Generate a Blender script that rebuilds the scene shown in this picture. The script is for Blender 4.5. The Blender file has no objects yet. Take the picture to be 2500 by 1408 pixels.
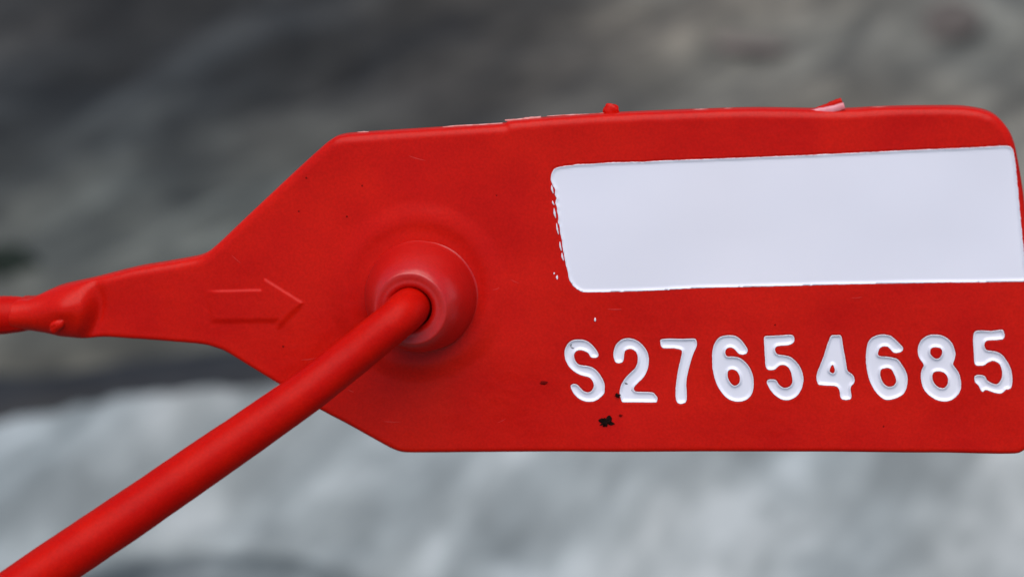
import bpy, math, random
import numpy as np
from mathutils import Vector, noise
random.seed(7)
scene = bpy.context.scene
col = scene.collection

# ------------------------------------------------------------------ camera
PITCH = math.radians(35)
F = np.array([0, math.cos(PITCH), -math.sin(PITCH)])      # view direction
R = np.array([1.0, 0, 0])
U = np.array([0, math.sin(PITCH), math.cos(PITCH)])
O = np.array([0, 0, 0.16])                                # middle of the tag
DIST = 0.12
CAM = O - F * DIST
S = 5000.0                                                # photo pixels per unit slope (72 mm lens)
PX = DIST / S                                             # one photo pixel at the tag, in metres
cd = bpy.data.cameras.new('camera')
cam = bpy.data.objects.new('camera', cd)
col.objects.link(cam)
cam.location = CAM
cam.rotation_euler = (math.radians(90) - PITCH, 0, 0)
cd.lens = 72
cd.sensor_width = 36
cd.clip_start = 0.005
cd.clip_end = 200
cd.dof.use_dof = True
cd.dof.focus_distance = 0.1195
cd.dof.aperture_fstop = 32
scene.camera = cam

# ------------------------------------------------------------------ sky, sun, exposure
SUN_EL, SUN_AZ = math.radians(76), math.radians(195)      # azimuth clockwise from +Y
world = bpy.data.worlds.new('World')
scene.world = world
world.use_nodes = True
wn = world.node_tree
wn.nodes.clear()
sky = wn.nodes.new('ShaderNodeTexSky')
sky.sky_type = 'NISHITA'
sky.sun_disc = False
sky.sun_elevation = SUN_EL
sky.sun_rotation = SUN_AZ
sky.air_density = 1.0
sky.dust_density = 1.2
bg = wn.nodes.new('ShaderNodeBackground')
bg.inputs['Strength'].default_value = 0.075
wo = wn.nodes.new('ShaderNodeOutputWorld')
wn.links.new(sky.outputs[0], bg.inputs[0])
wn.links.new(bg.outputs[0], wo.inputs[0])
sl = bpy.data.lights.new('sun', 'SUN')
sl.energy = 2.3
sl.angle = math.radians(68)
sl.color = (1.0, 0.96, 0.90)
sun = bpy.data.objects.new('sun', sl)
col.objects.link(sun)
sd = Vector((math.sin(SUN_AZ) * math.cos(SUN_EL), math.cos(SUN_AZ) * math.cos(SUN_EL), math.sin(SUN_EL)))
sun.rotation_euler = sd.to_track_quat('Z', 'Y').to_euler()
sun.location = (0, -1, 3)
vs = scene.view_settings
vs.view_transform = 'Standard'
vs.look = 'None'
vs.exposure = 0.33
vs.gamma = 1.0
vs.use_curve_mapping = False

# ------------------------------------------------------------------ materials
def mat(name, color, rough=0.5, spec=0.5, var=None, vscale=300.0, bump=0.0, bscale=2000.0, bdist=0.0001,
        coords='Object', detail=3.0, rvar=0.0):
    m = bpy.data.materials.new(name)
    m.use_nodes = True
    nt = m.node_tree
    b = nt.nodes['Principled BSDF']
    b.inputs['Base Color'].default_value = (*color, 1)
    b.inputs['Roughness'].default_value = rough
    b.inputs['Specular IOR Level'].default_value = spec
    tc = nt.nodes.new('ShaderNodeTexCoord')
    if var:
        n = nt.nodes.new('ShaderNodeTexNoise')
        n.inputs['Scale'].default_value = vscale
        n.inputs['Detail'].default_value = detail
        r = nt.nodes.new('ShaderNodeValToRGB')
        r.color_ramp.elements[0].position = 0.32
        r.color_ramp.elements[1].position = 0.68
        r.color_ramp.elements[0].color = (*color, 1)
        r.color_ramp.elements[1].color = (*var, 1)
        nt.links.new(tc.outputs[coords], n.inputs['Vector'])
        nt.links.new(n.outputs['Fac'], r.inputs[0])
        nt.links.new(r.outputs[0], b.inputs['Base Color'])
        if rvar:
            mr = nt.nodes.new('ShaderNodeMapRange')
            mr.inputs['To Min'].default_value = rough - rvar
            mr.inputs['To Max'].default_value = rough + rvar
            nt.links.new(n.outputs['Fac'], mr.inputs['Value'])
            nt.links.new(mr.outputs[0], b.inputs['Roughness'])
    if bump:
        n2 = nt.nodes.new('ShaderNodeTexNoise')
        n2.inputs['Scale'].default_value = bscale
        n2.inputs['Detail'].default_value = 4
        bp = nt.nodes.new('ShaderNodeBump')
        bp.inputs['Strength'].default_value = bump
        bp.inputs['Distance'].default_value = bdist
        nt.links.new(tc.outputs[coords], n2.inputs['Vector'])
        nt.links.new(n2.outputs['Fac'], bp.inputs['Height'])
        nt.links.new(bp.outputs[0], b.inputs['Normal'])
    return m

M_red = mat('red_plastic', (0.68, 0.0095, 0.0020), 0.34, 0.17, var=(0.60, 0.005, 0.0015), vscale=260, bump=0.25, bscale=2600, bdist=0.00004, rvar=0.06)
M_socket = mat('polished_red_plastic', (0.60, 0.007, 0.004), 0.36, 0.7, var=(0.53, 0.005, 0.003), vscale=300, bump=0.3, bscale=1800, bdist=0.00005, rvar=0.08)
M_strand = mat('red_strand_plastic', (0.62, 0.006, 0.001), 0.42, 0.10, var=(0.54, 0.003, 0.001), vscale=400, bump=0.2, bscale=1500, bdist=0.00005)
# fine mottling of the moulded plastic, and a little light passing through it
for m_ in (M_red, M_socket, M_strand):
    nt = m_.node_tree
    b_ = nt.nodes['Principled BSDF']
    src = b_.inputs['Base Color'].links[0].from_socket
    tc_ = nt.nodes.new('ShaderNodeTexCoord')
    nn_ = nt.nodes.new('ShaderNodeTexNoise')
    nn_.inputs['Scale'].default_value = 7000
    nn_.inputs['Detail'].default_value = 2
    rr_ = nt.nodes.new('ShaderNodeValToRGB')
    rr_.color_ramp.elements[0].position = 0.3
    rr_.color_ramp.elements[0].color = (0.84, 0.80, 0.80, 1)
    rr_.color_ramp.elements[1].position = 0.7
    rr_.color_ramp.elements[1].color = (1.0, 1.0, 1.0, 1)
    mm_ = nt.nodes.new('ShaderNodeMix')
    mm_.data_type = 'RGBA'
    mm_.blend_type = 'MULTIPLY'
    mm_.inputs[0].default_value = 1.0
    nt.links.new(tc_.outputs['Object'], nn_.inputs['Vector'])
    nt.links.new(nn_.outputs['Fac'], rr_.inputs[0])
    nt.links.new(src, mm_.inputs[6])
    nt.links.new(rr_.outputs[0], mm_.inputs[7])
    nt.links.new(mm_.outputs[2], b_.inputs['Base Color'])
    b_.inputs['Subsurface Weight'].default_value = 0.12
    b_.inputs['Subsurface Radius'].default_value = (1.0, 0.12, 0.06)
    b_.inputs['Subsurface Scale'].default_value = 0.0004
M_foil = mat('white_stamped_foil', (0.88, 0.86, 0.94), 0.42, 0.5, var=(0.84, 0.84, 0.94), vscale=60, rvar=0.05)
M_scuff = mat('scuffed_plastic', (0.75, 0.38, 0.36), 0.6, 0.4, var=(0.6, 0.15, 0.13), vscale=2500)
M_pink = mat('torn_pink_plastic', (0.72, 0.16, 0.18), 0.35, 0.6, var=(0.85, 0.35, 0.40), vscale=1200)
M_dirt = mat('black_dirt', (0.004, 0.003, 0.003), 0.9, 0.05, var=(0.02, 0.008, 0.006), vscale=6000)
M_smudge = mat('grey_smudge', (0.10, 0.10, 0.11), 0.7, 0.3, var=(0.35, 0.35, 0.38), vscale=5000)

# ------------------------------------------------------------------ helpers
def tag(o, label=None, cat=None, group=None, kind=None):
    for k, v in (('label', label), ('category', cat), ('group', group), ('kind', kind)):
        if v:
            o[k] = v
    return o

def obj(name, verts, faces, m, parent=None, smooth=True):
    me = bpy.data.meshes.new(name)
    me.from_pydata([tuple(map(float, v)) for v in verts], [], faces)
    me.validate()
    me.update()
    me.materials.append(m)
    if smooth:
        me.polygons.foreach_set('use_smooth', [True] * len(me.polygons))
    o = bpy.data.objects.new(name, me)
    col.objects.link(o)
    if parent is not None:
        o.parent = parent
        o.matrix_parent_inverse = parent.matrix_world.inverted()
    return o

# tag plane: right side and top edge a little nearer the camera
N = -F - 0.14 * R - 0.22 * U
N = N / np.linalg.norm(N)

def ray(px, py):
    px = np.asarray(px, float)
    py = np.asarray(py, float)
    return F + R * ((px - 1250) / S)[..., None] + U * ((704 - py) / S)[..., None]

def on_tag(px, py, h=0.0):
    """a point of the tag's face plane, raised by h (in tag pixels of 0.024 mm)"""
    d = ray(px, py)
    t = ((O - CAM) @ N) / (d @ N)
    return CAM + d * t[..., None] + N * (np.asarray(h, float) * PX)[..., None]

def near_tag(px, py, e):
    """a point in front (e>0) of the tag's face plane, along the line of view"""
    d = ray(px, py)
    t = ((O - CAM) @ N) / (d @ N)
    return CAM + d * (t - e * PX)[..., None]

def on_ground(px, py, z=0.0):
    d = ray(px, py)
    t = (z - CAM[2]) / d[..., 2]
    return CAM + d * t[..., None]

def catmull(pts, n=6, closed=True):
    p = np.array(pts, float)
    out = []
    L = len(p)
    for i in range(L if closed else L - 1):
        if closed:
            a, b, c, d = p[(i - 1) % L], p[i], p[(i + 1) % L], p[(i + 2) % L]
        else:
            a, b, c, d = p[max(i - 1, 0)], p[i], p[i + 1], p[min(i + 2, L - 1)]
        for k in range(n):
            t = k / n
            out.append(0.5 * ((2 * b) + (c - a) * t + (2 * a - 5 * b + 4 * c - d) * t * t + (3 * b - a - 3 * c + d) * t ** 3))
    if not closed:
        out.append(p[-1])
    return np.array(out)

def sdf(X, Y, loops):
    """positive inside the loops (even-odd), negative outside"""
    sh = X.shape
    x = X.ravel()
    y = Y.ravel()
    best = np.full(x.shape, 1e18)
    ins = np.zeros(x.shape, bool)
    for lp in loops:
        a = lp
        b = np.roll(lp, -1, axis=0)
        for (ax, ay), (bx, by) in zip(a, b):
            ex, ey = bx - ax, by - ay
            l2 = ex * ex + ey * ey + 1e-12
            t = np.clip(((x - ax) * ex + (y - ay) * ey) / l2, 0, 1)
            dd = (x - ax - ex * t) ** 2 + (y - ay - ey * t) ** 2
            best = np.minimum(best, dd)
            if ay != by:
                c = ((ay > y) != (by > y)) & (x < (bx - ax) * (y - ay) / (by - ay) + ax)
                ins ^= c
    d = np.sqrt(best)
    return np.where(ins, d, -d).reshape(sh)

def clip_grid(xs, ys, D):
    """cells of a grid where D>0, cut along D=0; returns 2-D points, faces and boundary edges"""
    nx, ny = len(xs), len(ys)
    vid = {}
    P = []
    def gv(i, j):
        k = (i, j)
        if k not in vid:
            vid[k] = len(P)
            P.append((xs[i], ys[j]))
        return vid[k]
    def ev(i0, j0, i1, j1):
        if (i0, j0) > (i1, j1):
            i0, j0, i1, j1 = i1, j1, i0, j0
        k = (i0, j0, i1, j1)
        if k not in vid:
            a, b = D[j0, i0], D[j1, i1]
            t = min(max(a / (a - b), 0.02), 0.98)
            vid[k] = len(P)
            P.append((xs[i0] + (xs[i1] - xs[i0]) * t, ys[j0] + (ys[j1] - ys[j0]) * t))
        return vid[k]
    faces = []
    I = D > 0
    anyin = I[:-1, :-1] | I[1:, :-1] | I[:-1, 1:] | I[1:, 1:]
    for j, i in zip(*np.nonzero(anyin)):
        c = [(i, j), (i, j + 1), (i + 1, j + 1), (i + 1, j)]
        f = []
        for k in range(4):
            a = c[k]
            b = c[(k + 1) % 4]
            ia, ib = I[a[1], a[0]], I[b[1], b[0]]
            if ia:
                f.append(gv(*a))
            if ia != ib:
                f.append(ev(a[0], a[1], b[0], b[1]))
        if len(f) >= 3:
            faces.append(tuple(f))
    cnt = {}
    for f in faces:
        for a, b in zip(f, f[1:] + f[:1]):
            if (b, a) in cnt:
                del cnt[(b, a)]
            else:
                cnt[(a, b)] = 1
    return np.array(P), faces, list(cnt)

def loops_of(edges):
    nxt = {a: b for a, b in edges}
    out = []
    while nxt:
        s, cur = next(iter(nxt.items()))
        lp = [s]
        del nxt[s]
        while cur != s and cur in nxt:
            lp.append(cur)
            cur = nxt.pop(cur)
        out.append(lp)
    return out

def sstep(a, b, x):
    t = np.clip((x - a) / (b - a), 0, 1)
    return t * t * (3 - 2 * t)

def nz(p, s, off=0.0):
    return np.array([noise.noise(Vector((a * s + off, b * s, off))) for a, b in p])

# ------------------------------------------------------------------ traced shapes
K = 7.04
def glyph(ox, oy, *loops):
    return [catmull([(ox + x / K, oy + y / K) for x, y in lp], 3) for lp in loops]

GLYPHS = [
 glyph(1360, 800, [(400,205),(500,225),(590,290),(660,370),(700,440),(705,490),(670,515),(600,515),(570,490),(530,430),(460,395),(385,382),(320,405),(292,460),(295,520),(320,580),(365,630),(430,650),(520,660),(610,690),(690,755),(760,850),(810,960),(815,1060),(805,1130),(740,1200),(650,1255),(540,1272),(430,1245),(340,1190),(275,1110),(238,1030),(240,985),(290,968),(350,985),(400,1040),(460,1095),(530,1115),(590,1085),(625,1030),(628,960),(600,900),(550,850),(470,828),(380,800),(290,745),(210,670),(155,570),(130,460),(140,360),(190,270),(260,220),(330,206)]),
 glyph(1360, 800, [(1230,190),(1330,210),(1430,270),(1510,360),(1560,460),(1575,570),(1560,690),(1520,800),(1460,880),(1390,950),(1330,1010),(1318,1060),(1345,1100),(1450,1108),(1560,1108),(1650,1120),(1690,1160),(1722,1200),(1715,1260),(1680,1280),(1500,1280),(1300,1280),(1130,1278),(1105,1250),(1085,1180),(1075,1110),(1090,1020),(1130,930),(1190,850),(1270,770),(1340,700),(1378,610),(1385,520),(1360,430),(1300,380),(1230,370),(1170,400),(1148,470),(1140,550),(1115,600),(1050,612),(1000,590),(970,510),(970,420),(1000,320),(1060,245),(1140,200)]),
 glyph(1600, 800, [(100,205),(250,192),(400,195),(550,192),(670,188),(700,215),(715,280),(695,350),(650,450),(610,570),(575,700),(545,830),(530,950),(535,1080),(540,1200),(525,1270),(470,1300),(400,1298),(365,1260),(350,1180),(348,1050),(365,900),(385,760),(415,620),(445,490),(458,410),(430,375),(330,355),(220,355),(135,350),(100,320),(85,250)]),
 glyph(1600, 800, [(1280,125),(1380,140),(1470,200),(1540,290),(1585,370),(1570,430),(1510,450),(1440,440),(1400,400),(1350,350),(1290,330),(1230,350),(1200,400),(1205,450),(1240,490),(1330,490),(1440,510),(1540,580),(1620,680),(1670,800),(1690,920),(1680,1060),(1640,1160),(1560,1230),(1450,1262),(1330,1250),(1220,1190),(1120,1080),(1050,950),(1010,820),(985,700),(978,560),(980,420),(1010,290),(1070,190),(1160,140)],
   [(1310,705),(1390,730),(1440,800),(1455,880),(1440,950),(1380,990),(1320,975),(1265,900),(1240,820),(1250,740)]),
 glyph(1840, 800, [(200,140),(350,132),(500,125),(640,118),(690,150),(700,210),(670,260),(600,290),(480,300),(400,310),(368,350),(375,410),(420,455),(520,470),(620,495),(710,560),(790,660),(835,770),(855,880),(840,990),(800,1090),(730,1180),(620,1235),(510,1235),(400,1180),(310,1090),(255,1000),(225,930),(250,890),(320,882),(390,900),(430,970),(490,1020),(560,1030),(630,1000),(665,930),(660,840),(635,740),(590,670),(530,635),(460,635),(405,670),(360,710),(290,718),(230,700),(205,640),(195,520),(190,400),(182,270),(180,180)]),
 glyph(1840, 800, [(1340,135),(1420,130),(1490,132),(1515,180),(1530,280),(1555,420),(1580,560),(1600,680),(1620,750),(1680,795),(1720,840),(1735,900),(1720,960),(1680,1000),(1665,1050),(1675,1130),(1680,1200),(1650,1235),(1580,1240),(1520,1230),(1490,1180),(1480,1100),(1455,1040),(1410,1005),(1300,995),(1180,985),(1115,975),(1090,920),(1080,840),(1100,750),(1145,640),(1200,500),(1250,340),(1300,200)],
   [(1355,635),(1385,680),(1395,740),(1375,785),(1340,780),(1305,745),(1320,680)]),
 glyph(2090, 790, [(480,190),(590,210),(680,280),(760,360),(808,420),(780,480),(710,500),(640,490),(590,440),(540,395),(470,388),(410,420),(378,490),(380,545),(430,565),(520,570),(640,590),(720,620),(790,710),(850,810),(882,910),(880,1030),(850,1150),(790,1230),(690,1280),(580,1310),(500,1305),(410,1250),(320,1150),(250,1020),(205,880),(180,740),(170,600),(180,450),(210,320),(280,240),(380,198)],
   [(540,760),(610,790),(650,860),(685,940),(690,1010),(650,1070),(580,1090),(510,1070),(460,1010),(425,930),(415,850),(440,785)]),
 glyph(2090, 790, [(1370,190),(1480,205),(1580,260),(1650,340),(1690,430),(1705,520),(1690,610),(1665,690),(1690,740),(1750,820),(1790,920),(1805,1040),(1795,1130),(1740,1230),(1640,1310),(1520,1335),(1400,1315),(1280,1250),(1180,1150),(1130,1030),(1115,900),(1130,800),(1165,720),(1140,660),(1085,580),(1062,470),(1080,360),(1140,265),(1250,200)],
   [(1370,400),(1440,415),(1478,460),(1475,530),(1435,590),(1380,605),(1320,575),(1278,520),(1275,450),(1310,410)],
   [(1440,818),(1510,840),(1565,900),(1585,970),(1570,1050),(1520,1105),(1450,1108),(1380,1070),(1330,1000),(1310,920),(1325,850),(1370,820)]),
 glyph(2220, 790, [(1120,140),(1200,115),(1320,118),(1410,125),(1500,110),(1600,105),(1625,150),(1635,210),(1600,260),(1520,270),(1400,275),(1320,290),(1290,330),(1290,390),(1330,450),(1420,465),(1530,490),(1620,560),(1700,680),(1750,800),(1768,930),(1760,1060),(1720,1115),(1660,1125),(1620,1165),(1560,1190),(1470,1180),(1380,1150),(1310,1130),(1265,1165),(1230,1140),(1185,1050),(1130,1000),(1118,920),(1150,885),(1230,880),(1300,905),(1340,975),(1420,1020),(1500,1040),(1560,990),(1595,900),(1590,800),(1560,700),(1500,650),(1430,630),(1350,660),(1290,705),(1200,715),(1140,705),(1115,650),(1110,520),(1100,380),(1098,230)]),
]
PANEL = [np.array(
 [(1361,409),(1380,406),(1410,402),(1446,401),(1480,398),(1520,397),(1559,396),(1640,392),(1800,386),(1950,380),(2100,373),(2250,366),(2380,360),(2456,356),(2468,359),(2474,368),(2479,400),(2486,470),(2493,550),(2500,620),(2506,680),(2500,686),(2400,688),(2200,691),(2000,695),(1850,699),(1700,703),(1620,708),(1559,711),(1500,712),(1440,713),(1421,712),(1410,706),(1400,698),(1392,686),(1388,676),(1386,660),(1381,645),(1379,630),(1376,615),(1373,600),(1372,585),(1368,570),(1367,555),(1362,543),(1364,530),(1360,518),(1361,505),(1355,497),(1359,484),(1354,474),(1356,463),(1350,455),(1347,446),(1344,438),(1346,425),(1352,414)], float)]
OUT = catmull([(36,738),(72,731),(108,715),(144,701),(216,685),(324,658),(400,645),(450,636),(478,630),(500,620),(530,596),(600,530),(700,436),(770,372),(805,343),(830,333),(880,328),(1052,317),(1222,306),(1234,300),(1311,293),(1484,281),(1700,272),(1842,268),(1984,270),(2069,270),(2162,265),(2304,263),(2370,266),(2424,280),(2458,311),(2476,346),(2486,390),(2495,440),(2503,500),(2512,620),(2520,760),(2525,900),(2524,1040),(2516,1082),(2496,1103),(2460,1109),(2300,1107),(1900,1104),(1500,1104),(1100,1106),(1000,1107),(965,1101),(920,1078),(850,1038),(780,1000),(680,938),(600,890),(550,860),(520,849),(490,842),(400,834),(320,828),(252,824),(198,828),(144,823),(108,814),(72,808),(36,808)], 4)
ARROW = [np.array([(500,711),(640,707),(646,680),(690,708),(740,739),(708,770),(680,798),(678,781),(518,784),(508,748)], float)]

def foil_h(d, depth, wall):
    return 0.8 - (depth + 0.8) * sstep(0.3, wall, d)

# ------------------------------------------------------------------ the seal
seal = bpy.data.objects.new('security_seal', None)
col.objects.link(seal)
seal.location = on_tag(np.array(1030.), np.array(722.))
bpy.context.view_layer.update()
tag(seal, 'red plastic pull-tight security seal with white serial number, its strand threaded through a raised socket', 'security seal')

def axis(segs):
    out = []
    for a, b, s in segs:
        out += list(np.arange(a, b, s))
    return np.array(out)
xs = axis([(28, 480, 4), (480, 760, 2.5), (760, 1360, 5), (1360, 2540, 2.6)])
ys = axis([(255, 420, 4), (420, 660, 5), (660, 815, 2.5), (815, 990, 2.6), (990, 1120, 4)])
X, Y = np.meshgrid(xs, ys)
D = sdf(X, Y, [OUT])
P, faces, bedge = clip_grid(xs, ys, D)
px, py = P[:, 0], P[:, 1]
d = np.maximum(sdf(px, py, [OUT]), 0)
RB = 12.0 + 12.0 * sstep(770, 670, py)
h = np.where(d < RB, -(RB - np.sqrt(np.maximum(RB ** 2 - (RB - d) ** 2, 0))) * 0.72, 0.0)
# shallow dished ring round the socket
rr = np.hypot(px - 1022, py - 712)
h += 6.0 * sstep(226, 176, rr) - 2.5 * sstep(178, 145, rr)
# slow warp of the moulding, sinks
h += 7.0 * nz(P, 0.0035, 3.1) + 0.9 * nz(P, 0.012, 9.0) + 0.35 * nz(P, 0.05, 5.0)
# arrow, raised a hair
da = sdf(px, py, ARROW)
aw = np.where(py > 745, 9.0, 3.2)
h += 3.6 * sstep(-aw, aw, da) * sstep(494, 540, px)
# stamped recesses under panel and numbers
dp = sdf(px, py, PANEL)
h -= 12 * sstep(-1.0, 6, dp)
for g in GLYPHS:
    lo = g[0].min(0) - 8
    hi = g[0].max(0) + 8
    k = (px > lo[0]) & (px < hi[0]) & (py > lo[1]) & (py < hi[1])
    dg = sdf(px[k], py[k], g)
    h[k] -= 16 * sstep(-1.2, 4, dg)
    h[k] += 0.4 * np.exp(-((dg + 4) / 3.0) ** 2)
# where the flat neck runs into the round strand
top = np.interp(px, [36, 72, 108, 144, 216, 324], [727, 722, 711, 699, 683, 656])
bot = np.interp(px, [36, 72, 108, 144, 198, 252, 324], [810, 810, 816, 825, 830, 826, 830])
v = np.clip((py - (top + bot) / 2) / ((bot - top) / 2), -1, 1)
tube = -22 + 52 * np.sqrt(np.maximum(1 - v ** 2, 0))
tube += 14 * np.exp(-((px - 165) / 38) ** 2) * np.exp(-((v + 0.25) / 0.5) ** 2)
xb = 238 - 22 * (v - 0.1) ** 2 - 10 * v
w = sstep(xb + 12, xb - 34, px - 0 * v)
w *= (px < 300)
dip = -8 * np.exp(-((px - (xb + 2)) / 16) ** 2) * (1 - v ** 2) * (px < 330)
h = h * (1 - w) + tube * w + dip
front = on_tag(px, py, h)
nb = len(front)
bi = sorted({a for e in bedge for a in e})
bmap = {a: k for k, a in enumerate(bi)}
bp_, bq = px[bi], py[bi]
T = -50.0
mid = on_tag(bp_, bq, np.minimum(h[bi] - 6, -22))
low = on_tag(bp_, bq, np.full(len(bi), T + 6))
back = on_tag(bp_, bq, np.full(len(bi), T))
# draw the back rim in a little so that it is rounded
verts = list(front) + list(mid) + list(low) + list(back)
m0, l0, b0 = nb, nb + len(bi), nb + 2 * len(bi)
fs = list(faces)
for a, b in bedge:
    ka, kb = bmap[a], bmap[b]
    fs.append((b, a, m0 + ka, m0 + kb))
    fs.append((m0 + kb, m0 + ka, l0 + ka, l0 + kb))
    fs.append((l0 + kb, l0 + ka, b0 + ka, b0 + kb))
for lp in loops_of(bedge):
    if len(lp) > 20:
        fs.append(tuple(b0 + bmap[a] for a in reversed(lp)))
plate = obj('flag', verts, fs, M_red, seal)

# ---- white stamped panel and numbers
def stamp(name, loops, step, depth, wall, wob=0.0):
    lo = loops[0].min(0) - 2 * step
    hi = loops[0].max(0) + 2 * step
    gx = np.arange(lo[0], hi[0] + step, step)
    gy = np.arange(lo[1], hi[1] + step, step)
    A, B = np.meshgrid(gx, gy)
    Dm = sdf(A, B, loops)
    if wob:
        pts = np.stack([A.ravel(), B.ravel()], 1)
        Dm = Dm + (wob * nz(pts, 0.11, 2.0) + wob * 0.6 * nz(pts, 0.35, 7.0)).reshape(Dm.shape)
    Q, f, be = clip_grid(gx, gy, Dm)
    dd = np.maximum(sdf(Q[:, 0], Q[:, 1], loops), 0)
    wave = 7.0 * nz(Q, 0.0035, 3.1) + 0.9 * nz(Q, 0.012, 9.0) * (0.25 if name == 'label_panel' else 1)
    hh = foil_h(dd, depth, wall) + wave
    fr = on_tag(Q[:, 0], Q[:, 1], hh)
    ids = sorted({a for e in be for a in e})
    mp = {a: len(fr) + k for k, a in enumerate(ids)}
    sk = on_tag(Q[ids, 0], Q[ids, 1], hh[ids] - 5)
    f = list(f) + [(b, a, mp[a], mp[b]) for a, b in be]
    return obj(name, list(fr) + list(sk), f, M_foil, seal)

stamp('label_panel', PANEL, 4.0, 2.6, 5.0, wob=1.2)['label'] = 'blank white write-on panel stamped into the red flag'
names = ['letter', 'digit', 'digit', 'digit', 'digit', 'digit', 'digit', 'digit', 'digit']
texts = 'S27654685'
for nm, g, c in zip(names, GLYPHS, texts):
    o = stamp(nm, g, 2.0, 5.2, 7.0, wob=0.5)
    o['label'] = 'white stamped %s %s of the serial number' % (nm, c)

# ---- lathe on the tag
ex = on_tag(np.array(1031.), np.array(722.)) - on_tag(np.array(1030.), np.array(722.))
ex = ex / np.linalg.norm(ex)
ey = np.cross(N, ex)
def lathe(name, cx, cy, prof, m, seg=96, wob=0.0):
    c = on_tag(np.array(float(cx)), np.array(float(cy)))
    vs_, fs_ = [], []
    for k, (r, hh) in enumerate(prof):
        for s in range(seg):
            a = 2 * math.pi * s / seg
            q = r * (1 + wob * noise.noise(Vector((math.cos(a) * 2, math.sin(a) * 2, hh * 0.02))))
            vs_.append(c + (ex * math.cos(a) + ey * math.sin(a)) * q * PX + N * hh * PX)
    for k in range(len(prof) - 1):
        for s in range(seg):
            t = (s + 1) % seg
            fs_.append((k * seg + s, k * seg + t, (k + 1) * seg + t, (k + 1) * seg + s))
    return obj(name, vs_, fs_, m, seal)
socket = catmull([(152, -6), (144, 2), (138, 8), (135, 26), (130, 52), (122, 82), (111, 110), (99, 131), (91, 141), (86, 145), (79, 145), (70, 143.5), (62, 143), (56, 140.5), (52, 135), (50, 127), (50, 70), (50, 5)], 4, closed=False)
lathe('socket', 1028, 722, socket, M_socket, 128, 0.012)
lathe('socket_floor', 1028, 722, [(0.5, 8), (20, 8), (52, 8)], M_red, 32)

# ---- strand: from the neck, round its loop out of the picture and into the socket
path = [(70, 766, -22, 42), (20, 768, -20, 48), (-60, 773, -18, 48), (-200, 780, -25, 48), (-500, 800, -60, 49),
        (-1000, 880, -160, 50), (-1450, 1120, -150, 50), (-1600, 1500, 50, 51), (-1350, 1850, 350, 52),
        (-900, 1900, 560, 54), (-450, 1745, 660, 56), (-100, 1534, 640, 57), (136, 1376, 560, 56.5), (300, 1266, 490, 55.5),
        (450, 1163, 425, 54), (600, 1060, 362, 52), (735, 965, 305, 50), (850, 876, 250, 48.5), (930, 811, 222, 47.5),
        (964, 784, 206, 47), (984, 766, 186, 47.5), (996, 754, 158, 48), (1004, 746, 122, 47), (1018, 732, 50, 46)]
pp = catmull(path, 14, closed=False)
C3 = near_tag(pp[:, 0], pp[:, 1], pp[:, 2])
rad = pp[:, 3] * PX
SEG = 96
tv, tf = [], []
tan = np.gradient(C3, axis=0)
tan /= np.linalg.norm(tan, axis=1)[:, None]
up = N.copy()
for i in range(len(C3)):
    up = up - tan[i] * (up @ tan[i])
    up /= np.linalg.norm(up)
    sd_ = np.cross(tan[i], up)
    for s in range(SEG):
        a = 2 * math.pi * s / SEG
        q = rad[i] * (1 + 0.016 * noise.noise(Vector((i * 0.13, math.cos(a), math.sin(a)))) + 0.008 * noise.noise(Vector((i * 0.6, 2 * math.cos(a), 2 * math.sin(a)))))
        q *= 1 + 0.035 * math.exp(-((a - 5.5) / 0.1) ** 2)         # mould seam
        q *= 1 + 0.035 * math.exp(-((a - 2.36) / 0.1) ** 2)
        tv.append(C3[i] + (up * math.cos(a) + sd_ * math.sin(a)) * q)
for i in range(len(C3) - 1):
    for s in range(SEG):
        t = (s + 1) % SEG
        tf.append((i * SEG + s, i * SEG + t, (i + 1) * SEG + t, (i + 1) * SEG + s))
tf.append(tuple(range(SEG)))
tf.append(tuple(reversed(range((len(C3) - 1) * SEG, len(C3) * SEG))))
obj('strand', tv, tf, M_strand, seal)

# ---- small lumps and shreds of moulding flash
def blob(name, cx, cy, hh, rx, ry, rh, m, rot=0.0, rough=0.25, seed=0.0, label=None, n=14):
    vs_, fs_ = [], []
    for i in range(n + 1):
        th = math.pi * i / n
        for s in range(2 * n):
            a = 2 * math.pi * s / (2 * n)
            q = 1 + rough * noise.noise(Vector((math.cos(a) * math.sin(th) * 1.6 + seed, math.sin(a) * math.sin(th) * 1.6, math.cos(th) * 1.6)))
            x, y = rx * math.sin(th) * math.cos(a) * q, ry * math.sin(th) * math.sin(a) * q
            vs_.append(on_tag(np.array(cx + x * math.cos(rot) - y * math.sin(rot)), np.array(cy + x * math.sin(rot) + y * math.cos(rot)), np.array(hh + rh * math.cos(th) * q)))
    for i in range(n):
        for s in range(2 * n):
            t = (s + 1) % (2 * n)
            fs_.append((i * 2 * n + s, i * 2 * n + t, (i + 1) * 2 * n + t, (i + 1) * 2 * n + s))
    o = obj(name, vs_, fs_, m, seal)
    if label:
        o['label'] = label
    return o

blob('gate_nub', 150, 786, 26, 26, 15, 14, M_red, rot=-0.7, rough=0.2, seed=3, label='small glossy nub where the strand meets the neck')
blob('gate_nub', 1488, 276, -46, 20, 17, 7, M_red, rough=0.3, seed=9, label='red nub behind the top edge of the flag')

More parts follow.
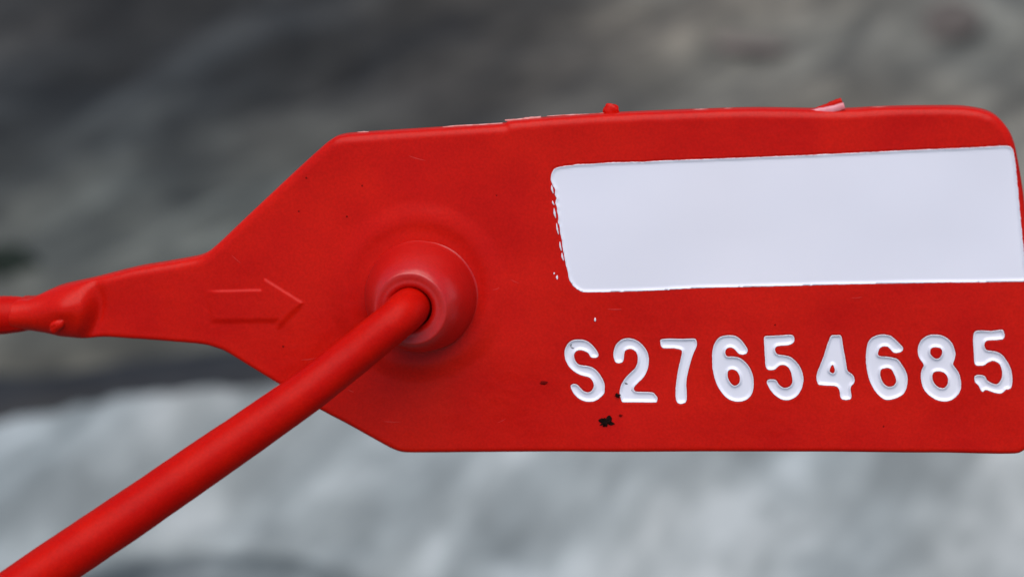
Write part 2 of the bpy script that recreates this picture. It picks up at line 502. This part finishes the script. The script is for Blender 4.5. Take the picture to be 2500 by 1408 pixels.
def sliver(name, pts, w, hh, thick, m, label=None):
    """a thin shred: centre line in tag pixels with half widths"""
    c = catmull([(a, b, ww, h0) for (a, b), ww, h0 in zip(pts, w, hh)], 5, closed=False)
    t = np.gradient(c[:, :2], axis=0)
    t /= np.linalg.norm(t, axis=1)[:, None] + 1e-9
    nn = np.stack([-t[:, 1], t[:, 0]], 1)
    vs_, fs_ = [], []
    for i in range(len(c)):
        ww = c[i, 2] * (1 + 0.35 * noise.noise(Vector((i * 0.7, pts[0][0] * 0.1, 0))))
        for sx, sz in ((-1, 0), (-0.6, 1), (0.6, 1), (1, 0), (0, -1)):
            q = c[i, :2] + nn[i] * ww * sx
            vs_.append(on_tag(np.array(q[0]), np.array(q[1]), np.array(c[i, 3] + sz * thick)))
    for i in range(len(c) - 1):
        for s in range(5):
            u_ = (s + 1) % 5
            fs_.append((i * 5 + s, i * 5 + u_, (i + 1) * 5 + u_, (i + 1) * 5 + s))
    fs_.append((4, 3, 2, 1, 0))
    fs_.append(tuple((len(c) - 1) * 5 + k for k in range(5)))
    o = obj(name, vs_, fs_, m, seal)
    if label:
        o['label'] = label
    return o

sliver('flash_shred', [(1228, 299), (1255, 299), (1285, 295), (1316, 292)], [2, 3.5, 4, 3], [-38, -38, -38, -40], 5, M_scuff, 'pale scuffed shred on the top edge of the flag')
sliver('flash_shred', [(1075, 316), (1110, 313), (1160, 311), (1222, 306)], [1.5, 2.2, 2.5, 1.5], [-36, -38, -38, -36], 4, M_scuff, 'thin pale line of flash along the top edge')
sliver('flash_shred', [(1330, 290), (1380, 287), (1440, 285), (1470, 282)], [1, 1.6, 1.6, 1], [-44, -44, -44, -44], 3, M_scuff, 'short pale line of flash on the top edge')
sliver('flash_shred', [(1930, 281), (1975, 279), (2020, 272), (2062, 260)], [2, 8, 10, 9], [-28, -18, -12, -10], 3, M_pink, 'curled pink shred lifting off the top edge')
sliver('flash_shred', [(1960, 279), (2000, 271), (2035, 259), (2056, 250)], [2, 6, 9, 8], [-40, -34, -30, -28], 3, M_red, 'red torn flap behind the curled pink shred')
for k, (x, y, L) in enumerate([(865, 328, 14), (1690, 273, 20), (1760, 271, 14), (2130, 267, 24), (960, 324, 18)]):
    sliver('flash_fleck', [(x, y), (x + L, y - 0.6), (x + 2 * L, y - 1.2)], [0.8, 1.8, 0.8], [-36, -34, -36], 3, M_scuff)
# ragged white edge left of the panel
for k, (x0, y0, x1, y1, w_) in enumerate([(1347, 452, 1351, 472, 2.4), (1349, 490, 1353, 500, 1.8), (1353, 508, 1357, 532, 2.6), (1359, 545, 1364, 572, 2.0), (1367, 590, 1371, 612, 2.2), (1372, 617, 1376, 636, 2.4)]):
    sliver('ink_fleck', [(x0, y0), ((x0 + x1) / 2 - 1, (y0 + y1) / 2), (x1, y1)], [0.8, w_, 0.8], [1.2, 1.6, 1.2], 1.0, M_foil)
for x, y, a, b in [(1360, 677, 3.2, 6.5), (1353, 667, 2, 3), (1453, 780, 2.2, 5), (1176, 596, 2.2, 3), (1210, 745, 1.5, 2)]:
    blob('ink_fleck', x, y, 1.0, a, b, 1.6, M_foil if x > 1300 else M_scuff, rough=0.3, seed=x, n=8)
# dirt
blob('dirt_speck', 1482, 1029, 2, 11, 9, 2.5, M_dirt, rough=1.5, seed=5, label='black dirt speck under the first digits', n=18)
blob('dirt_speck', 1474, 1034, 2, 6, 4, 2, M_dirt, rough=1.5, seed=8, n=12)
blob('dirt_speck', 1507, 964, 1.5, 5, 4, 1.5, M_dirt, rough=1.5, seed=15, n=12)
blob('dirt_speck', 1327, 933, 2, 7, 4, 1.2, mat('faint_dirt', (0.16, 0.004, 0.003), 0.7, 0.05), rough=1.2, seed=25, n=12)
blob('dirt_speck', 1515, 1013, 2, 3, 2.5, 1.2, bpy.data.materials['faint_dirt'], rough=1.2, seed=28, n=8)
for k in range(26):
    x, y = random.uniform(620, 2450), random.uniform(370, 1080)
    if 1330 < x and (380 < y < 725 or 805 < y < 1000) or math.hypot(x - 1028, y - 722) < 180:
        continue
    if sdf(np.array([x]), np.array([y]), [OUT])[0] < 30:
        continue
    b_ = 7.0 * noise.noise(Vector((x * .0035 + 3.1, y * .0035, 3.1)))
    blob('dirt_speck', x, y, b_ + 0.4, random.uniform(1.2, 2.6), random.uniform(1.2, 2.4), 1.0, bpy.data.materials['faint_dirt'], rough=1.0, seed=k * 3.3, n=6)
for (x0, y0, x1, y1, w_) in [(1394, 836, 1393, 848, 1.8), (1393, 848, 1401, 851, 1.8), (1524, 936, 1532, 939, 2.0), (1541, 953, 1548, 957, 2.2)]:
    b_ = 7.0 * noise.noise(Vector((x0 * .0035 + 3.1, y0 * .0035, 3.1)))
    sliver('dirt_smudge', [(x0, y0), ((x0 + x1) / 2, (y0 + y1) / 2 + 0.6), (x1, y1)], [0.8, w_, 0.8], [b_ - 5.3] * 3, 0.8, M_smudge)

# fine surface scratches and rubbed marks on the flag
M_scr = mat('rubbed_plastic', (0.62, 0.022, 0.018), 0.5, 0.5)
rs = random.Random(21)
for k in range(18):
    x, y = rs.uniform(560, 2440), rs.uniform(350, 1085)
    L, an = rs.uniform(10, 42), rs.gauss(-0.1, 0.5)
    x2, y2 = x + L * math.cos(an), y + L * math.sin(an)
    ok = True
    for qx, qy in ((x, y), (x2, y2)):
        if (1325 < qx and (370 < qy < 725 or 795 < qy < 1000)) or math.hypot(qx - 1028, qy - 722) < 150 or (480 < qx < 770 and 660 < qy < 820):
            ok = False
        if sdf(np.array([qx]), np.array([qy]), [OUT])[0] < 32:
            ok = False
    if not ok:
        continue
    hs = []
    for qx, qy in ((x, y), ((x + x2) / 2, (y + y2) / 2 + 1), (x2, y2)):
        q_ = np.array([[qx, qy]])
        r0 = math.hypot(qx - 1022, qy - 712)
        b_ = 7.0 * nz(q_, .0035, 3.1)[0] + 0.9 * nz(q_, .012, 9.0)[0] + .35 * nz(q_, .05, 5.0)[0]
        b_ += 6.0 * float(sstep(226, 176, r0)) - 2.5 * float(sstep(178, 145, r0))
        hs.append(b_ - 0.1)
    sliver('scratch', [(x, y), ((x + x2) / 2, (y + y2) / 2 + 1), (x2, y2)], [0.3, rs.uniform(0.6, 1.0), 0.3], hs, 0.35, M_scr)

# ------------------------------------------------------------------ ground
def ground_mat(name, ramp, s1, s2, rough, stretch=(1, 1, 1), rot=0.0, bump=0.4, tinted=0.9, fine=0.45):
    m = bpy.data.materials.new(name)
    m.use_nodes = True
    nt = m.node_tree
    b = nt.nodes['Principled BSDF']
    b.inputs['Roughness'].default_value = rough
    b.inputs['Specular IOR Level'].default_value = 0.3
    tc = nt.nodes.new('ShaderNodeTexCoord')
    mp = nt.nodes.new('ShaderNodeMapping')
    mp.vector_type = 'TEXTURE'
    mp.inputs['Rotation'].default_value = (0, 0, rot)
    mp.inputs['Scale'].default_value = stretch
    nt.links.new(tc.outputs['Object'], mp.inputs[0])
    def nse(scale, detail):
        n = nt.nodes.new('ShaderNodeTexNoise')
        n.inputs['Scale'].default_value = scale
        n.inputs['Detail'].default_value = detail
        nt.links.new(mp.outputs[0], n.inputs['Vector'])
        return n
    n1, n2, n3 = nse(s1, 3), nse(s2, 5), nse(s1 * 0.3, 2)
    mx = nt.nodes.new('ShaderNodeMix')
    mx.inputs[0].default_value = fine
    nt.links.new(n1.outputs['Fac'], mx.inputs[2])
    nt.links.new(n2.outputs['Fac'], mx.inputs[3])
    r = nt.nodes.new('ShaderNodeValToRGB')
    e = r.color_ramp.elements
    e[0].position, e[0].color = ramp[0][0], (*ramp[0][1], 1)
    e[1].position, e[1].color = ramp[-1][0], (*ramp[-1][1], 1)
    for p_, c_ in ramp[1:-1]:
        q = e.new(p_)
        q.color = (*c_, 1)
    nt.links.new(mx.outputs[0], r.inputs[0])
    # brown tint in patches
    tint = nt.nodes.new('ShaderNodeMix')
    tint.data_type = 'RGBA'
    tint.blend_type = 'MULTIPLY'
    r2 = nt.nodes.new('ShaderNodeValToRGB')
    r2.color_ramp.elements[0].position, r2.color_ramp.elements[0].color = 0.42, (0.92, 1.0, 1.04, 1)
    r2.color_ramp.elements[1].position, r2.color_ramp.elements[1].color = 0.62, (1.12, 0.99, 0.88, 1)
    nt.links.new(n3.outputs['Fac'], r2.inputs[0])
    tint.inputs[0].default_value = tinted
    nt.links.new(r.outputs[0], tint.inputs[6])
    nt.links.new(r2.outputs[0], tint.inputs[7])
    nt.links.new(tint.outputs[2], b.inputs['Base Color'])
    bp = nt.nodes.new('ShaderNodeBump')
    bp.inputs['Strength'].default_value = bump
    bp.inputs['Distance'].default_value = 0.002
    nt.links.new(n2.outputs['Fac'], bp.inputs['Height'])
    nt.links.new(bp.outputs[0], b.inputs['Normal'])
    return m

M_ground = ground_mat('dark_earth', [(0.38, (0.034, 0.035, 0.035)), (0.5, (0.072, 0.072, 0.068)), (0.62, (0.142, 0.140, 0.128))], 44, 150, 0.8, (2.1, 1, 1), 0.72, fine=0.34, tinted=0.5)
M_slab = ground_mat('pale_stone', [(0.40, (0.19, 0.212, 0.217)), (0.5, (0.28, 0.31, 0.317)), (0.60, (0.43, 0.465, 0.475))], 60, 190, 0.75, (2.2, 1, 1), 1.05, tinted=0.25, fine=0.3)
# darker and paler tones of the soil, in patches
nt = M_ground.node_tree
bsdf = nt.nodes['Principled BSDF']
src = bsdf.inputs['Base Color'].links[0].from_socket
geo = nt.nodes.new('ShaderNodeTexCoord')
wn_ = nt.nodes.new('ShaderNodeTexNoise')
wn_.inputs['Scale'].default_value = 18
nt.links.new(geo.outputs['Object'], wn_.inputs['Vector'])
def patch(src, px_, py_, rx, ry, colr):
    c = on_ground(np.array(float(px_)), np.array(float(py_)), 0.0)
    off = nt.nodes.new('ShaderNodeVectorMath')
    off.operation = 'MULTIPLY_ADD'
    off.inputs[1].default_value = (0.05, 0.05, 0)
    nt.links.new(wn_.outputs['Color'], off.inputs[0])
    nt.links.new(geo.outputs['Object'], off.inputs[2])
    m1 = nt.nodes.new('ShaderNodeMapping')
    m1.vector_type = 'TEXTURE'
    m1.inputs['Location'].default_value = (c[0] + 0.025, c[1] + 0.025, 0)
    m1.inputs['Scale'].default_value = (rx, ry, 10)
    nt.links.new(off.outputs[0], m1.inputs[0])
    g = nt.nodes.new('ShaderNodeTexGradient')
    g.gradient_type = 'SPHERICAL'
    nt.links.new(m1.outputs[0], g.inputs[0])
    sm = nt.nodes.new('ShaderNodeMapRange')
    sm.interpolation_type = 'SMOOTHSTEP'
    sm.inputs['From Max'].default_value = 0.7
    nt.links.new(g.outputs['Fac'], sm.inputs['Value'])
    mm = nt.nodes.new('ShaderNodeMix')
    mm.data_type = 'RGBA'
    mm.blend_type = 'MULTIPLY'
    nt.links.new(sm.outputs[0], mm.inputs[0])
    nt.links.new(src, mm.inputs[6])
    mm.inputs[7].default_value = (*colr, 1)
    return mm.outputs[2]
src = patch(src, 200, 80, 0.13, 0.13, (0.34, 0.36, 0.40))
src = patch(src, 1150, 120, 0.06, 0.12, (0.60, 0.60, 0.62))
src = patch(src, 2300, 100, 0.14, 0.22, (1.75, 1.70, 1.60))
src = patch(src, 350, 560, 0.09, 0.07, (1.65, 1.7, 1.6))
nt.links.new(src, bsdf.inputs['Base Color'])
M_kerb_shade = mat('kerb_shade_black', (0.010, 0.011, 0.014), 0.6, 0.4, var=(0.022, 0.023, 0.026), vscale=60, bump=0.5, bscale=300, bdist=0.001)  # near-black colour that paints the shade beside the kerb

EDGE_T = np.array([(-2600, 1330), (-1500, 1200), (-700, 1080), (-300, 1030), (0, 990), (150, 970), (300, 940), (450, 925), (600, 905), (900, 880), (1300, 850), (1900, 835), (2500, 810), (3200, 790), (5000, 740)], float)
EDGE_B = np.array([(-2600, 1760), (-1500, 1620), (-700, 1530), (-300, 1480), (0, 1440), (150, 1385), (300, 1346), (500, 1330), (700, 1342), (820, 1375), (950, 1440), (1300, 1520), (2500, 1560), (3200, 1560), (5000, 1500)], float)
SLABZ = 0.016
t3 = on_ground(EDGE_T[:, 0], EDGE_T[:, 1], SLABZ)
gx = np.concatenate([-np.geomspace(12, 0.34, 22), np.arange(-0.33, 0.331, 0.0035), np.geomspace(0.34, 12, 22)])
gy = np.concatenate([-np.geomspace(6, 0.05, 14), np.arange(-0.04, 0.75, 0.0035), np.geomspace(0.76, 14, 26)])
GX, GY = np.meshgrid(gx, gy)
ex_ = np.interp(GX, t3[:, 0], t3[:, 1])
Z = np.zeros_like(GX)
rot = -0.72
for j in range(GX.shape[0]):
    for i in range(GX.shape[1]):
        x, y = GX[j, i], GY[j, i]
        if abs(x) > 0.4 or y > 0.9 or y < -0.1:
            Z[j, i] = 0.004 * noise.noise(Vector((x * 3, y * 3, 0)))
            continue
        a = x * math.cos(rot) - y * math.sin(rot)
        b = x * math.sin(rot) + y * math.cos(rot)
        Z[j, i] = (0.0085 * noise.noise(Vector((a * 11, b * 34, 1))) + 0.0055 * noise.noise(Vector((a * 32, b * 80, 4)))
                   + 0.002 * noise.noise(Vector((x * 160, y * 160, 8))))
gap = GY - ex_
Z -= 0.026 * np.exp(-((gap - 0.020) / 0.018) ** 2) * (np.abs(GX) < 0.5)
Z -= 0.02 * ((gap < 0.0) & (np.abs(GX) < 0.5) & (gap > -0.12))
nxg = GX.shape[1]
gv_ = np.stack([GX.ravel(), GY.ravel(), Z.ravel()], 1)
gf = [(j * nxg + i, j * nxg + i + 1, (j + 1) * nxg + i + 1, (j + 1) * nxg + i) for j in range(GX.shape[0] - 1) for i in range(nxg - 1)]
tag(obj('ground', gv_, gf, M_ground), kind='structure')

# pale rough stone kerb lying in front of the dark earth
b3 = on_ground(EDGE_B[:, 0], EDGE_B[:, 1], SLABZ)
us = np.linspace(-0.42, 0.42, 260)
ty = np.interp(us, t3[:, 0], t3[:, 1])
by = np.interp(us, b3[:, 0], b3[:, 1])
prof = []
for t in np.linspace(0, 1, 44):
    prof.append((t, 1.0))
NV = 72
sv, sf = [], []
for i, x in enumerate(us):
    c, hw = (ty[i] + by[i]) / 2, (ty[i] - by[i]) / 2
    for k in range(NV):
        a = 2 * math.pi * k / NV
        ca, sa = math.cos(a), math.sin(a)
        e = 0.22
        yy = c + hw * math.copysign(abs(ca) ** e, ca)
        zz = 0.0 - 0.006 + (SLABZ + 0.006) * math.copysign(abs(sa) ** e, sa)
        p = Vector((x, yy, zz))
        q = 0.0022 * noise.noise(p * 30) + 0.0022 * noise.noise(p * 75 + Vector((3, 1, 0))) + 0.0008 * noise.noise(p * 220)
        sv.append((x, yy + q * ca * 1.4, zz + q * sa * 1.4))
for i in range(len(us) - 1):
    for k in range(NV):
        t = (k + 1) % NV
        sf.append((i * NV + k, i * NV + t, (i + 1) * NV + t, (i + 1) * NV + k))
sf.append(tuple(range(NV)))
sf.append(tuple(reversed(range((len(us) - 1) * NV, len(us) * NV))))
tag(obj('stone_kerb', sv, sf, M_slab), 'pale grey rough stone kerb lying blurred below and behind the red seal', 'kerb')

def kerb_shade(name, line, off, wid, zc, zh, label):  # added dark strip, stands in for shadow along a kerb edge
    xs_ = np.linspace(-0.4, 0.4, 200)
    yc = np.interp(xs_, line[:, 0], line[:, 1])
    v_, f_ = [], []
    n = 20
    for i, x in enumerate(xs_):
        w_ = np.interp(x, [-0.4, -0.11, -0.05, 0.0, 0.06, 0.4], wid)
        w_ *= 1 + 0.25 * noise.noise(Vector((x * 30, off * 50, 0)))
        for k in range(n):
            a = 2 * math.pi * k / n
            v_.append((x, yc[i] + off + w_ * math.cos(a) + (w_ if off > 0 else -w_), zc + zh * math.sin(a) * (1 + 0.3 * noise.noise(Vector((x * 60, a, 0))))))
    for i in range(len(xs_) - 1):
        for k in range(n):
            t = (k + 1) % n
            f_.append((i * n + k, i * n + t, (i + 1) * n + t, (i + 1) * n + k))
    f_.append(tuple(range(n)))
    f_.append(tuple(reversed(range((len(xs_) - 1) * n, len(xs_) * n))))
    tag(obj(name, v_, f_, M_kerb_shade), label, 'joint strip')  # added strip standing in for the kerb's shade, no real joint
kerb_shade('shade_strip', t3, 0.001, [0.017, 0.015, 0.011, 0.006, 0.004, 0.004], 0.001, 0.007, 'added black strip standing in for the shade along the far edge of the pale kerb, blurred')
kerb_shade('shade_strip', b3, -0.003, [0.03] * 6, -0.012, 0.008, 'added black strip standing in for the shade below the near edge of the pale kerb, at the bottom')

# a few loose bits on the ground
def pebble(name, px_, py_, r, sc, m, seed, label, cat, group=None):
    g = on_ground(np.array(float(px_)), np.array(float(py_)), 0.0)
    vs_, fs_ = [], []
    n = 14
    for i in range(n + 1):
        th = math.pi * i / n
        for s in range(2 * n):
            a = math.pi * s / n
            q = 1 + 0.35 * noise.noise(Vector((math.cos(a) * math.sin(th) + seed, math.sin(a) * math.sin(th), math.cos(th))))
            vs_.append((r * sc[0] * math.sin(th) * math.cos(a) * q, r * sc[1] * math.sin(th) * math.sin(a) * q, r * sc[2] * math.cos(th) * q))
    for i in range(n):
        for s in range(2 * n):
            t = (s + 1) % (2 * n)
            fs_.append((i * 2 * n + s, (i + 1) * 2 * n + s, (i + 1) * 2 * n + t, i * 2 * n + t))
    o = obj(name, vs_, fs_, m)
    o.location = (g[0], g[1], r * sc[2] * 0.4)
    o.rotation_euler = (0, 0, seed)
    tag(o, label, cat, group)
    return o
pebble('moss_clump', 8, 662, 0.0062, (1.3, 0.7, 0.6), mat('dark_moss', (0.008, 0.013, 0.010), 0.9, 0.2, var=(0.02, 0.028, 0.022), vscale=300), 0.3, 'small dark greenish clump on the earth at the left edge, above the red strand', 'moss')
pebble('leaf_fragment', 1790, 112, 0.008, (1.6, 0.3, 0.15), mat('reddish_leaf', (0.17, 0.135, 0.125), 0.7, 0.3, var=(0.13, 0.11, 0.10), vscale=300), -0.15, 'faint reddish fragment on the grey earth above the seal', 'leaf fragment')
pebble('pebble', 2300, 60, 0.010, (1.3, 0.8, 0.4), mat('brown_stone', (0.09, 0.075, 0.07), 0.8, 0.3, var=(0.12, 0.105, 0.095), vscale=200), 0.5, 'brownish blurred pebble on the earth above the flag corner', 'pebble')
